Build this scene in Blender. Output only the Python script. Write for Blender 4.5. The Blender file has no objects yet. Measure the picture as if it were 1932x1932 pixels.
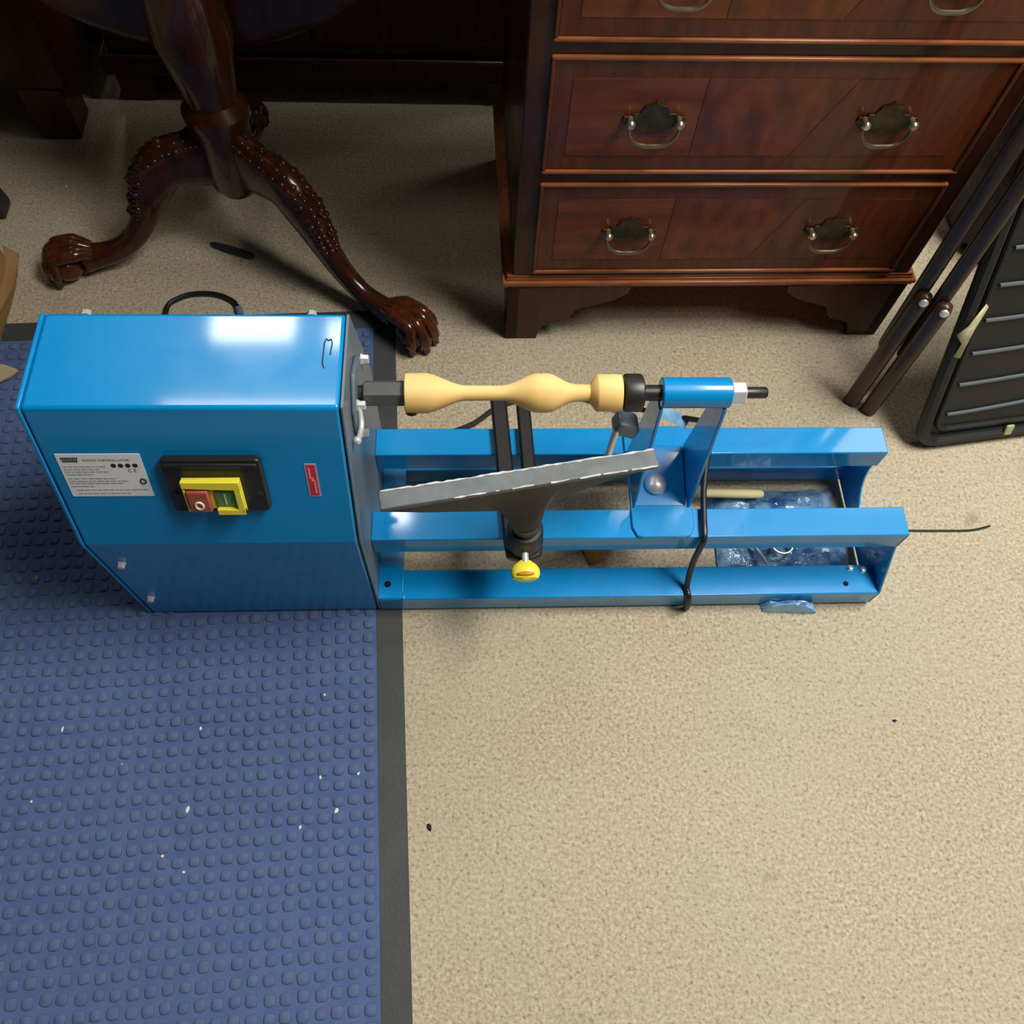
import bpy, bmesh, math, random
from mathutils import Vector, Matrix
random.seed(7)
D = bpy.data
sc = bpy.context.scene
COL = sc.collection
R = math.radians

# ---------------------------------------------------------------- camera
CAM_R = ((0.998632, 0.008720, -0.051552), (-0.030554, 0.897441, -0.440075), (0.042427, 0.441049, 0.896480))
CAM_C = (0.41874, -0.38768, 1.08750)
cd = D.cameras.new('camera'); cam = D.objects.new('camera', cd); COL.objects.link(cam)
cd.sensor_fit = 'HORIZONTAL'; cd.sensor_width = 36.0; cd.lens = 1600.35 / 1932 * 36.0
cd.clip_start = 0.02; cd.clip_end = 50
m4 = Matrix(CAM_R).to_4x4(); m4.translation = Vector(CAM_C)
cam.matrix_world = m4
sc.camera = cam

# ---------------------------------------------------------------- world, exposure
w = D.worlds.new('room_ambient'); sc.world = w; w.use_nodes = True
w.node_tree.nodes['Background'].inputs[0].default_value = (1.0, 0.95, 0.86, 1)
w.node_tree.nodes['Background'].inputs[1].default_value = 0.05
sc.view_settings.view_transform = 'Standard'
try: sc.view_settings.look = 'None'
except Exception: pass
sc.view_settings.gamma = 1.0
sc.view_settings.use_curve_mapping = False
sc.view_settings.exposure = 0.0
CEIL = 2.62
# ceiling light panels: (x, y, size x, size y, watts)
PANELS = [(1.70, 0.24, 0.8, 1.20, 86.0), (1.95, -0.55, 0.6, 0.6, 16.0),
          (-0.47, 2.08, 0.34, 0.52, 20.0), (0.06, 1.27, 0.20, 0.10, 3.0), (2.40, 1.60, 0.6, 0.6, 9.0),
          (-0.42, 1.475, 0.72, 0.09, 5.0), (-0.11, 1.86, 0.10, 0.14, 1.6)]

# ---------------------------------------------------------------- materials
def lin(c):
    c = c / 255.0
    return c / 12.92 if c <= 0.04045 else ((c + 0.055) / 1.055) ** 2.4
def rgb(r, g, b): return (lin(r), lin(g), lin(b), 1)
MATS = {}
def mat(name, col, rough=0.5, metal=0.0, spec=0.5, coat=0.0, noise=None, bump=None, rnoise=None, trans=0.0):
    """noise=(scale, (r,g,b) second colour, factor, stretch xyz) ; bump=(scale, strength, distance)"""
    if name in MATS: return MATS[name]
    m = D.materials.new(name); m.use_nodes = True
    nt = m.node_tree; N = nt.nodes; L = nt.links
    b = N['Principled BSDF']
    b.inputs['Base Color'].default_value = col
    b.inputs['Roughness'].default_value = rough
    b.inputs['Metallic'].default_value = metal
    b.inputs['Specular IOR Level'].default_value = spec
    b.inputs['Coat Weight'].default_value = coat
    b.inputs['Coat Roughness'].default_value = 0.08
    b.inputs['Transmission Weight'].default_value = trans
    tc = N.new('ShaderNodeTexCoord')
    def tex(scale, stretch=(1, 1, 1), detail=4):
        mp = N.new('ShaderNodeMapping'); mp.inputs['Scale'].default_value = stretch
        L.new(tc.outputs['Object'], mp.inputs['Vector'])
        n = N.new('ShaderNodeTexNoise'); n.inputs['Scale'].default_value = scale; n.inputs['Detail'].default_value = detail
        L.new(mp.outputs['Vector'], n.inputs['Vector'])
        return n
    if noise:
        n = tex(noise[0], noise[3] if len(noise) > 3 else (1, 1, 1))
        cr = N.new('ShaderNodeMapRange'); cr.inputs[1].default_value = 0.35; cr.inputs[2].default_value = 0.65
        cr.inputs[4].default_value = noise[2]
        L.new(n.outputs['Fac'], cr.inputs[0])
        mx = N.new('ShaderNodeMix'); mx.data_type = 'RGBA'
        mx.inputs[6].default_value = col; mx.inputs[7].default_value = noise[1]
        L.new(cr.outputs[0], mx.inputs[0]); L.new(mx.outputs[2], b.inputs['Base Color'])
    if rnoise:
        n = tex(rnoise[0]); cr = N.new('ShaderNodeMapRange')
        cr.inputs[1].default_value = 0.3; cr.inputs[2].default_value = 0.7
        cr.inputs[3].default_value = rnoise[1]; cr.inputs[4].default_value = rnoise[2]
        L.new(n.outputs['Fac'], cr.inputs[0]); L.new(cr.outputs[0], b.inputs['Roughness'])
    if bump:
        n = tex(bump[0], bump[3] if len(bump) > 3 else (1, 1, 1)); bp = N.new('ShaderNodeBump')
        bp.inputs['Strength'].default_value = bump[1]; bp.inputs['Distance'].default_value = bump[2]
        L.new(n.outputs['Fac'], bp.inputs['Height']); L.new(bp.outputs['Normal'], b.inputs['Normal'])
    MATS[name] = m
    return m

M_BLUE = mat('blue_paint', rgb(0, 142, 210), 0.34, spec=0.25, coat=0.7, noise=(9, rgb(2, 149, 218), 0.6), rnoise=(30, 0.28, 0.40), bump=(70, 0.07, 0.0006, (.2, 1, 1)))
M_PLATE = mat('grey_blue_steel', rgb(112, 126, 136), 0.38, spec=0.5, noise=(12, rgb(98, 112, 122), 0.7), bump=(120, 0.1, 0.0006))
M_BLACK = mat('black_enamel', rgb(28, 28, 28), 0.42, noise=(40, rgb(38, 38, 36), 0.6), bump=(160, 0.15, 0.0006))
M_DKSTEEL = mat('dark_steel', rgb(62, 62, 60), 0.38, metal=0.45, noise=(30, rgb(50, 50, 48), 0.7))
M_HEX = mat('grey_machined_steel', rgb(100, 102, 99), 0.45, metal=0.2, noise=(30, rgb(86, 88, 85), 0.7))
M_RESTTOP = mat('worn_grey_iron', rgb(118, 124, 125), 0.5, metal=0.2, noise=(60, rgb(100, 106, 107), 0.7))
M_SILVER = mat('bright_zinc', rgb(226, 228, 226), 0.3, metal=0.45, rnoise=(60, 0.25, 0.4))
M_WORN = mat('worn_bright_edge', rgb(250, 250, 248), 0.4, metal=0.0, noise=(90, rgb(190, 192, 190), 0.8))
M_WOODP = mat('turned_pale_wood', rgb(255, 224, 150), 0.6, spec=0.3, noise=(22, rgb(248, 200, 118), 0.8, (0.25, 1.4, 1.4)))
M_DOWEL = mat('pale_dowel_wood', rgb(255, 240, 180), 0.6, spec=0.3)
M_KNOT = mat('wood_knot', rgb(70, 42, 20), 0.7)
M_YELLOW = mat('yellow_plastic', rgb(255, 240, 70), 0.35)
M_YELLOW2 = mat('yellow_recess_shade', rgb(214, 150, 30), 0.4)  # darker yellow paints the shade inside the knob's recess
M_PLASTIC = mat('black_plastic', rgb(36, 36, 35), 0.38, bump=(300, 0.1, 0.0003))
M_RED = mat('brick_red_plastic', rgb(178, 92, 70), 0.4)
M_GREEN = mat('green_plastic', rgb(92, 146, 72), 0.35)
M_MARK = mat('pale_marking', rgb(240, 225, 205), 0.5)
M_MARKG = mat('pale_green_marking', rgb(190, 220, 170), 0.5)
M_WHITE = mat('white_label', rgb(254, 254, 254), 0.45)
M_INK = mat('label_ink', rgb(40, 42, 44), 0.6)
M_INKG = mat('label_faint_ink', rgb(186, 190, 190), 0.6)
M_STRED = mat('red_sticker', rgb(214, 52, 52), 0.4)
M_STPINK = mat('pink_sticker_print', rgb(255, 160, 160), 0.4)
M_STEDGE = mat('sticker_border', rgb(190, 170, 205), 0.45)
M_CORD = mat('black_cord', rgb(24, 24, 24), 0.42)
M_HOLE = mat('hole_shade', rgb(6, 8, 12), 0.9)  # hole shade painted as flat dark discs, nothing is cut

def wood(name, c1, c2, rough=0.25, scale=14, stretch=(6, 6, 0.6), coat=0.3):
    return mat(name, c1, rough, spec=0.3, coat=coat*.8, noise=(scale, c2, 1.0, stretch), rnoise=(20, rough, rough + 0.12))
M_MAHOG = wood('mahogany_veneer', rgb(136, 66, 28), rgb(104, 47, 19), 0.32, 10, (1.2, 6, 6), 0.25)
M_MAHOGC = wood('crossbanded_veneer', rgb(112, 53, 23), rgb(90, 41, 17), 0.32, 16, (8, 6, 1.2), 0.25)
M_MAHOGD = wood('dark_mahogany', rgb(74, 34, 18), rgb(56, 24, 12), 0.34, 12, (6, 6, 0.7), 0.2)
M_MAHOGF = wood('figured_veneer', rgb(132, 64, 28), rgb(94, 42, 18), 0.3, 9, (5, 6, 2.2), 0.25)
M_BEAD = wood('highlighted_mahogany', rgb(172, 104, 64), rgb(146, 82, 46), 0.3, 14, (1, 6, 6), 0.3)  # overhead highlight on beads and base moulding is put into this lighter colour
M_TABLE = wood('polished_table_mahogany', rgb(70, 34, 17), rgb(50, 23, 11), 0.17, 12, (5, 5, 1.0), 0.4)
M_TOE = wood('polished_lit_foot_mahogany', rgb(90, 47, 23), rgb(62, 30, 14), 0.14, 14, (5, 5, 1.0), 0.6)  # lighter than the legs: light falling on the foot is in the colour
M_DWOOD = wood('glossy_dark_walnut', rgb(74, 46, 35), rgb(50, 32, 25), 0.28, 12, (6, 6, 0.6), 0.25)
M_BRASS = mat('aged_brass', rgb(86, 76, 56), 0.42, metal=0.7, noise=(60, rgb(50, 44, 32), 0.8))
M_BRASSB = mat('polished_brass_knob', rgb(186, 172, 142), 0.3, metal=0.8)
M_BRASSL = mat('worn_brass_bail', rgb(140, 124, 98), 0.35, metal=0.8)
M_RUBBER = mat('black_mat_rubber', rgb(66, 69, 68), 0.6, noise=(18, rgb(58, 61, 60), 0.8), bump=(260, 0.35, 0.001))
M_CARD = mat('brown_cardboard', rgb(168, 132, 84), 0.8, noise=(14, rgb(140, 106, 62), 0.8), bump=(16, 0.4, 0.006))
M_CARDP = mat('pale_card', rgb(186, 172, 140), 0.8, noise=(14, rgb(160, 148, 118), 0.8))
M_TRAY = mat('black_tray_plastic', rgb(28, 29, 28), 0.5, bump=(300, 0.15, 0.0004))
M_RIB = mat('grey_rib_highlight', rgb(92, 98, 100), 0.45)  # paler than the tray, highlights along the ribs painted as grey
M_TAPE = mat('yellowed_tape', rgb(196, 192, 150), 0.35, noise=(60, rgb(150, 148, 110), 0.9))
M_PEN = mat('grey_black_pen', rgb(46, 47, 46), 0.5)
M_FILM = mat('blue_film', rgb(165, 212, 245), 0.25, noise=(40, rgb(96, 160, 215), 0.8), bump=(50, 0.6, 0.004))
M_CRUMB = mat('white_crumb', rgb(228, 228, 224), 0.7)
M_CRUMBB = mat('black_crumb', rgb(14, 13, 12), 0.7)
M_CEIL = mat('ceiling_low_bounce_grey', rgb(122, 120, 115), 0.9)  # grey instead of white, keeps bounce light in the room low
M_WALL = mat('wall_paint', rgb(64, 60, 54), 0.9)  # unseen walls toned dark to hold ambient bounce down
M_FIX = mat('fixture_white', rgb(225, 225, 222), 0.5)
M_DARKBAG = mat('black_nylon', rgb(13, 13, 13), 0.6, bump=(22, 0.7, 0.01))

def carpet_material():
    m = D.materials.new('beige_carpet'); m.use_nodes = True
    nt = m.node_tree; N = nt.nodes; L = nt.links; b = N['Principled BSDF']
    b.inputs['Roughness'].default_value = 1.0; b.inputs['Specular IOR Level'].default_value = 0.05
    tc = N.new('ShaderNodeTexCoord')
    def noise(s, d=3, rg=0.5):
        n = N.new('ShaderNodeTexNoise'); n.inputs['Scale'].default_value = s; n.inputs['Detail'].default_value = d
        n.inputs['Roughness'].default_value = rg
        L.new(tc.outputs['Object'], n.inputs['Vector']); return n
    def rng(src, a, b_, lo, hi):
        r = N.new('ShaderNodeMapRange'); r.inputs[1].default_value = a; r.inputs[2].default_value = b_
        r.inputs[3].default_value = lo; r.inputs[4].default_value = hi; L.new(src, r.inputs[0]); return r.outputs[0]
    def mix(f, c1, c2):
        x = N.new('ShaderNodeMix'); x.data_type = 'RGBA'; L.new(f, x.inputs[0])
        for i, c in ((6, c1), (7, c2)):
            if isinstance(c, tuple): x.inputs[i].default_value = c
            else: L.new(c, x.inputs[i])
        return x.outputs[2]
    grain = noise(230, 2); g2 = noise(95, 2); big = noise(7, 3); flk = noise(190, 1); tint = noise(3.5, 2); spot = noise(11, 1)
    c = mix(rng(grain.outputs['Fac'], 0.3, 0.7, 0, 1), rgb(164, 150, 126), rgb(214, 200, 172))
    c = mix(rng(g2.outputs['Fac'], 0.35, 0.7, 0, 0.45), c, rgb(178, 160, 132))
    c = mix(rng(tint.outputs['Fac'], 0.4, 0.62, 0, 0.3), c, rgb(184, 180, 156))
    c = mix(rng(flk.outputs['Fac'], 0.62, 0.70, 0, 0.45), c, rgb(112, 98, 78))
    c = mix(rng(big.outputs['Fac'], 0.62, 0.75, 0, 0.3), c, rgb(146, 132, 106))
    c = mix(rng(spot.outputs['Fac'], 0.76, 0.82, 0, 0.55), c, rgb(106, 100, 78))
    L.new(c, b.inputs['Base Color'])
    bp = N.new('ShaderNodeBump'); bp.inputs['Strength'].default_value = 0.5; bp.inputs['Distance'].default_value = 0.003
    L.new(grain.outputs['Fac'], bp.inputs['Height']); L.new(bp.outputs['Normal'], b.inputs['Normal'])
    return m
M_CARPET = carpet_material()

def mat_blue(name, c1, c2, s):
    m = mat(name, c1, 0.85, spec=0.2, noise=(s, c2, 1.0), bump=(520, 0.5, 0.0012)); return m
M_MATF = mat_blue('navy_mat_pile', rgb(78, 99, 142), rgb(88, 108, 150), 40)
M_MATB = mat_blue('navy_mat_nub', rgb(94, 110, 142), rgb(84, 101, 140), 60)

# ---------------------------------------------------------------- mesh builder
class MB:
    def __init__(s): s.v = []; s.f = []
    def add(s, vs, fs):
        o = len(s.v); s.v += [tuple(v) for v in vs]; s.f += [tuple(i + o for i in f) for f in fs]; return s
    def box(s, x0, x1, y0, y1, z0, z1):
        return s.add([(x0,y0,z0),(x1,y0,z0),(x1,y1,z0),(x0,y1,z0),(x0,y0,z1),(x1,y0,z1),(x1,y1,z1),(x0,y1,z1)],
                     [(0,3,2,1),(4,5,6,7),(0,1,5,4),(1,2,6,5),(2,3,7,6),(3,0,4,7)])
    def prism(s, poly, axis, a0, a1):
        n = len(poly)
        def p(q, a):
            return (a, q[0], q[1]) if axis == 'x' else (q[0], a, q[1]) if axis == 'y' else (q[0], q[1], a)
        vs = [p(q, a0) for q in poly] + [p(q, a1) for q in poly]
        fs = [tuple(range(n - 1, -1, -1)), tuple(range(n, 2 * n))]
        fs += [(i, (i + 1) % n, n + (i + 1) % n, n + i) for i in range(n)]
        return s.add(vs, fs)
    def rings(s, rings, cap=True, closed=False):
        n = len(rings[0]); vs = [v for r in rings for v in r]; fs = []
        m = len(rings)
        for k in range(m if closed else m - 1):
            a = k * n; b = ((k + 1) % m) * n
            fs += [(a + i, a + (i + 1) % n, b + (i + 1) % n, b + i) for i in range(n)]
        if cap and not closed:
            fs += [tuple(range(n - 1, -1, -1)), tuple((m - 1) * n + i for i in range(n))]
        return s.add(vs, fs)
    def lathe(s, prof, o, d, n=24, sq=(1, 1), rot=0.0):
        d = Vector(d).normalized(); o = Vector(o)
        u = d.orthogonal().normalized() if abs(d.z) > 0.9 else d.cross(Vector((0, 0, 1))).normalized()
        v = d.cross(u)
        rr = []
        for t, r in prof:
            rr.append([o + d * t + (u * math.cos(2*math.pi*i/n + rot) * sq[0] + v * math.sin(2*math.pi*i/n + rot) * sq[1]) * max(r, 1e-5) for i in range(n)])
        return s.rings(rr)
    def cyl(s, p0, p1, r, n=20, r2=None):
        p0 = Vector(p0); p1 = Vector(p1); d = p1 - p0
        return s.lathe([(0, r), (d.length, r if r2 is None else r2)], p0, d, n)
    def hexbolt(s, p, d, r, h):
        d = Vector(d).normalized()
        return s.lathe([(0, r * 1.25), (h * .25, r * 1.25), (h * .26, r), (h, r), (h * 1.08, r * .85)], p, d, 6)
    def tube(s, path, r, n=10, closed=False):
        P = [Vector(p) for p in path]; m = len(P); rr = []; up = None
        for i in range(m):
            t = (P[(i + 1) % m] - P[i - 1]) if closed else (P[min(i + 1, m - 1)] - P[max(i - 1, 0)])
            t.normalize()
            if up is None: up = t.orthogonal().normalized()
            up = (up - t * up.dot(t)).normalized(); q = t.cross(up)
            ri = r[i] if isinstance(r, (list, tuple)) else r
            rr.append([P[i] + (up * math.cos(2*math.pi*k/n) + q * math.sin(2*math.pi*k/n)) * ri for k in range(n)])
        return s.rings(rr, closed=closed)
    def ball(s, c, rx, ry=None, rz=None, n=14, m=8):
        ry = rx if ry is None else ry; rz = rx if rz is None else rz
        rr = []
        for j in range(m + 1):
            a = math.pi * j / m; a = min(max(a, 0.02), math.pi - 0.02)
            rr.append([(c[0] + rx*math.sin(a)*math.cos(2*math.pi*i/n), c[1] + ry*math.sin(a)*math.sin(2*math.pi*i/n), c[2] - rz*math.cos(a)) for i in range(n)])
        return s.rings(rr)
    def build(s, name, material, parent=None, bevel=0.0, smooth=True, M=None, seg=2, ang=35):
        vs = [tuple(M @ Vector(v)) for v in s.v] if M is not None else s.v
        me = D.meshes.new(name); me.from_pydata(vs, [], s.f); me.materials.append(material)
        bm = bmesh.new(); bm.from_mesh(me); bmesh.ops.recalc_face_normals(bm, faces=bm.faces); bm.to_mesh(me); bm.free()
        if smooth:
            me.shade_smooth(); me.set_sharp_from_angle(angle=R(ang))
        o = D.objects.new(name, me); COL.objects.link(o)
        if parent: o.parent = parent
        if bevel:
            b = o.modifiers.new('bevel', 'BEVEL'); b.width = bevel; b.segments = seg; b.limit_method = 'ANGLE'; b.angle_limit = R(40)
        return o
def tag(o, label=None, cat=None, group=None, kind=None):
    if label: o['label'] = label
    if cat: o['category'] = cat
    if group: o['group'] = group
    if kind: o['kind'] = kind
    return o
def empty(name, loc=(0, 0, 0), rz=0, **k):
    o = D.objects.new(name, None); COL.objects.link(o); o.location = loc; o.rotation_euler = (0, 0, rz)
    o.empty_display_size = 0.05
    return tag(o, **k)
def smooth_path(pts, n=8):
    P = [Vector(p) for p in pts]; out = []
    for i in range(len(P) - 1):
        a = P[max(i-1, 0)]; b = P[i]; c = P[i+1]; d = P[min(i+2, len(P)-1)]
        for k in range(n):
            t = k / n
            out.append(0.5 * ((2*b) + (c-a)*t + (2*a-5*b+4*c-d)*t*t + (3*b-a-3*c+d)*t*t*t))
    out.append(P[-1]); return out
def text_mb(body, size):
    cu = D.curves.new('lettering', 'FONT'); cu.body = body; cu.size = size; cu.resolution_u = 2
    o = D.objects.new('lettering', cu); COL.objects.link(o)
    dg = bpy.context.evaluated_depsgraph_get(); dg.update()
    me = D.meshes.new_from_object(o.evaluated_get(dg))
    mb = MB().add([tuple(v.co) for v in me.vertices], [tuple(p.vertices) for p in me.polygons])
    D.objects.remove(o); D.curves.remove(cu); D.meshes.remove(me)
    return mb
def rrect(x0, x1, y0, y1, r, n=5):
    P = []
    for cx, cy, a in ((x1-r, y1-r, 0), (x0+r, y1-r, 90), (x0+r, y0+r, 180), (x1-r, y0+r, 270)):
        for k in range(n + 1):
            t = R(a + 90*k/n); P.append((cx + r*math.cos(t), cy + r*math.sin(t)))
    return P

# ================================================================= the setting
tag(MB().box(-2.6, 3.6, -2.6, 3.4, -0.05, 0).build('floor', M_CARPET, smooth=False), 'speckled beige carpet floor', kind='structure')
tag(MB().box(-2.6, 3.6, -2.6, 3.4, CEIL, CEIL+.05).build('ceiling', M_CEIL, smooth=False), 'plain ceiling greyed to cut bounce light', kind='structure')
tag(MB().box(-2.6, 3.6, 3.4, 3.45, 0, CEIL).build('wall_back', M_WALL, smooth=False), 'plain back wall', kind='structure')
tag(MB().box(-2.6, 3.6, -2.65, -2.6, 0, CEIL).build('wall_front', M_WALL, smooth=False), 'plain front wall', kind='structure')
tag(MB().box(-2.65, -2.6, -2.6, 3.4, 0, CEIL).build('wall_left', M_WALL, smooth=False), 'plain left wall', kind='structure')
tag(MB().box(3.6, 3.65, -2.6, 3.4, 0, CEIL).build('wall_right', M_WALL, smooth=False), 'plain right wall', kind='structure')
PLACE = ['over the right side of the lathe', 'over the front right of the room', 'over the far left of the room', 'above the pedestal table', 'over the far right of the room', 'shaped as a long tube behind the table', 'smallest and square']
for i, (x, y, sx, sy, wt) in enumerate(PANELS):
    t = empty('ceiling_light', (x, y, CEIL), label='white fluorescent ceiling panel ' + PLACE[i], cat='ceiling light', group='ceiling light panels')
    f = MB()
    for a in ((-sx/2-.03, -sx/2, -sy/2-.03, sy/2+.03), (sx/2, sx/2+.03, -sy/2-.03, sy/2+.03), (-sx/2, sx/2, -sy/2-.03, -sy/2), (-sx/2, sx/2, sy/2, sy/2+.03)):
        f.box(*a, -.03, 0)
    f.build('frame', M_FIX, t)
    ld = D.lights.new('tube_light', 'AREA'); ld.shape = 'RECTANGLE'; ld.size = sx; ld.size_y = sy; ld.energy = wt; ld.color = (1.0, 0.975, 0.935)
    lo = D.objects.new('tube_light', ld); COL.objects.link(lo); lo.parent = t; lo.location = (0, 0, -0.02)

# ================================================================= rubber backed mat
MAT_A = -R(2.87) * -1
# mat frame: origin at its right far corner, local x to the left-right, local y away
mat_o = empty('floor_mat', (0.3035, 0.508, 0), R(2.87), label='navy nubbed entrance mat with black rubber border under the lathe', cat='mat')
BW = 0.034; MW = 0.86; ML = 1.40
bd = MB()
bd.prism([(-BW, 0), (0, 0), (-.003, .0022), (-BW, .0032)], 'y', -ML, 0)
bd.prism([(-MW, 0), (-MW+BW, 0), (-MW+BW, .0032), (-MW+.003, .0022)], 'y', -ML, 0)
bd.box(-MW+BW, -BW, -BW, 0, 0, .003); bd.box(-MW+BW, -BW, -ML, -ML+BW, 0, .003)
bd.build('rubber_border', M_RUBBER, mat_o, smooth=False)
MB().box(-MW+BW, -BW, -ML+BW, -BW, 0, .0026).build('pile_field', M_MATF, mat_o, smooth=False)
def nub_mesh():
    mb = MB(); rr = []
    for h, q in ((0, 1.0), (.0020, .95), (.0032, .62)):
        rr.append([(q*.0064*math.copysign(abs(math.cos(a))**.62, math.cos(a)), q*.0064*math.copysign(abs(math.sin(a))**.62, math.sin(a)), h)
                   for a in [2*math.pi*i/10 + .3 for i in range(10)]])
    mb.rings(rr); return mb
nb = nub_mesh(); PITCH = 0.0185
cells = []
nx = int((MW - 2*BW) / PITCH); ny = int((ML - 2*BW) / PITCH)
ca, sa = math.cos(R(2.87)), math.sin(R(2.87))
for i in range(nx):
    for j in range(ny):
        lx = -BW - .0105 - i*PITCH + random.uniform(-.0012, .0012); ly = -BW - .011 - j*PITCH + random.uniform(-.0012, .0012)
        wx = 0.3035 + ca*lx - sa*ly; wy = 0.508 + sa*lx + ca*ly
        v = Vector((wx, wy, 0)) - Vector(CAM_C); c = Matrix(CAM_R).transposed() @ v
        px = 966 + 1600.35*c.x/-c.z; py = 965 - 1600.35*c.y/-c.z
        inlathe = (-.005 < wx and -.01 < wy < .24)
        cells.append((lx, ly, px, py, inlathe))
vis = sorted([c for c in cells if 0 < c[2] < 1932 and 245 < c[3] < 1685 and not c[4]], key=lambda c: -c[3])[:300]
vs_ = set(id(c) for c in vis)
base = None
for c in vis:
    if base is None:
        base = nb.build('nub', M_MATB, mat_o); o = base
    else:
        o = base.copy(); COL.objects.link(o)
    o.location = (c[0], c[1], .0024); s = random.uniform(.9, 1.1); o.scale = (s, random.uniform(.9, 1.1), random.uniform(.8, 1.1)); o.rotation_euler.z = random.uniform(-.2, .2)
rest = MB()
for c in cells:
    if id(c) in vs_: continue
    s = random.uniform(.9, 1.1); a = random.uniform(-.2, .2); ca2, sa2 = math.cos(a)*s, math.sin(a)*s
    rest.add([(c[0]+ca2*v[0]-sa2*v[1], c[1]+sa2*v[0]+ca2*v[1], .0024+v[2]*.95) for v in nb.v], nb.f)
tag(rest.build('nub_field', M_MATB, mat_o), 'remaining small nubs of the mat', kind='stuff')

# ================================================================= the lathe
LZ = 0.0054
lathe = empty('wood_lathe', (0, 0, LZ), label='blue bench wood turning lathe with turned spindle between its centres', cat='lathe')
YC = 0.1165; ZS = 0.3385; WD = 0.30
prof = [(0, 0), (0, .2215), (.0606, .397), (.1724, .397), (.233, .2215), (.233, 0)]
cov = MB().prism(prof, 'x', 0.002, WD - .003).build('headstock_cover', M_BLUE, lathe, bevel=.0035, seg=3, ang=12)
o_ = lambda d: [(YC + (y-YC)*(1 - d/.1165) , z - d if z > .3 else z) for y, z in prof]
MB().prism([(y, z) for y, z in prof], 'x', WD - .0022, WD + .001).build('side_plate', M_PLATE, lathe, bevel=.001, ang=12)
MB().prism(o_(.0), 'x', -.003, .0012).build('end_plate', M_BLUE, lathe, bevel=.0012)
# on-face frame of the leaning front
P0 = Vector((0, .0606, .397)); e = Vector((0, -.0606, -.1755)).normalized(); nf = Vector((0, e.z, -e.y)).normalized()
if nf.y > 0: nf = -nf
FM = Matrix(((1, 0, 0, 0), (0, -e.y, nf.y, 0), (0, -e.z, nf.z, 0), (0, 0, 0, 1)))
FM.translation = P0            # local x along lathe, local y up the face, local z out of the face
# switch
sw = MB().prism(rrect(.1150, .2140, -.1285, -.0575, .006), 'z', 0, .009).build('switch', M_PLASTIC, lathe, bevel=.002, M=FM)
MB().box(.119, .210, -.0655, -.0610, .008, .0125).build('hood_ridge', M_PLASTIC, sw, bevel=.0015, M=FM)
hy = MB()
hy.prism([(.1325, -.0800), (.1905, -.0800), (.1905, -.1255), (.1620, -.1255), (.1590, -.1215), (.1325, -.1215)], 'z', .009, .0115)
hy.prism([(.1325, -.0800), (.1905, -.0800), (.1905, -.0915), (.1325, -.0885)], 'z', .0115, .0175)
hy.prism([(.1835, -.0915), (.1905, -.0900), (.1905, -.1255), (.1835, -.1180)], 'z', .0115, .0175)
hy.prism([(.1620, -.1180), (.1905, -.1180), (.1905, -.1255), (.1620, -.1255)], 'z', .0115, .0175)
hy.prism([(.1325, -.0885), (.1350, -.0885), (.1350, -.1215), (.1325, -.1215)], 'z', .0115, .0165)
hy.build('yellow_housing', M_YELLOW, sw, bevel=.0008, M=FM)
rb = MB().box(.1356, .1578, -.1205, -.0915, .011, .019).build('stop_button', M_RED, sw, bevel=.002, M=FM)
ring = MB().tube([(.1465 + .0038*math.cos(a), -.1100 + .0048*math.sin(a), .0193) for a in [2*math.pi*i/20 for i in range(20)]], .0013, 8, True)
mk = ring.build('stop_mark', M_MARK, sw, M=FM)
MB().box(.1612, .1832, -.1175, -.0955, .010, .0135).build('start_button', M_GREEN, sw, bevel=.0015, M=FM)
MB().box(.1712, .1730, -.1135, -.0990, .0136, .0142).build('start_mark', M_MARKG, sw, M=FM)
for x in (.1225, .2055):
    MB().lathe([(0, .0038), (.0012, .0038), (.0018, .0028)], FM @ Vector((x, -.103, .0085)), nf, 14).build('screw', M_DKSTEEL, sw)
# rating label
lb = MB().box(.0145, .0960, -.1132, -.0560, 0, .0005).build('rating_label', M_WHITE, lathe, M=FM, smooth=False)
def on(mb, name, m, x, y, z=.00065, parent=lb):
    T = FM @ Matrix.Translation((x, y, z)); return mb.build(name, m, parent, M=T, smooth=False)
tx = text_mb('WOOD TURNING LATHE', .0040); on(tx, 'label_heading', M_INK, .0385, -.0655)
ce = text_mb('C E', .0060); on(ce, 'ce_mark', M_INK, .0790, -.0800)
bk = MB()
for q in range(2):
    for k in range(9 - q): bk.box(.0185 + k*.0019 + q*.001, .0198 + k*.0019 + q*.001, -.0630 - q*.0034, -.0604 - q*.0034, .0006, .0008)
bk.build('maker_block', M_INK, lb, M=FM, smooth=False)
ic = MB()
for k in range(4): ic.cyl((.0670 + k*.0070, -.0712, .0006), (.0670 + k*.0070, -.0712, .0008), .0026, 14)
ic.build('symbol_row', M_INK, lb, M=FM, smooth=False)
MB().tube([(.0905 + .0026*math.cos(a), -.0925 + .0034*math.sin(a), .0007) for a in [2*math.pi*i/18 for i in range(18)]], .0007, 6, True).build('round_mark', M_INK, lb, M=FM)
fn = MB(); rl = random.Random(3)
for y, x1 in ((-.0720, .060), (-.0755, .052), (-.0790, .060), (-.0825, .044), (-.0880, .066), (-.0915, .076), (-.0945, .070), (-.0985, .040), (-.1035, .0925), (-.1085, .074)):
    x = .018 + (.004 if y < -.1 else 0)
    while x < x1:
        L_ = rl.uniform(.002, .007); fn.box(x, min(x + L_, x1), y - .0008, y + .0006, .0006, .0008); x += L_ + .0012
fn.build('small_print', M_INKG, lb, M=FM, smooth=False)
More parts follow.
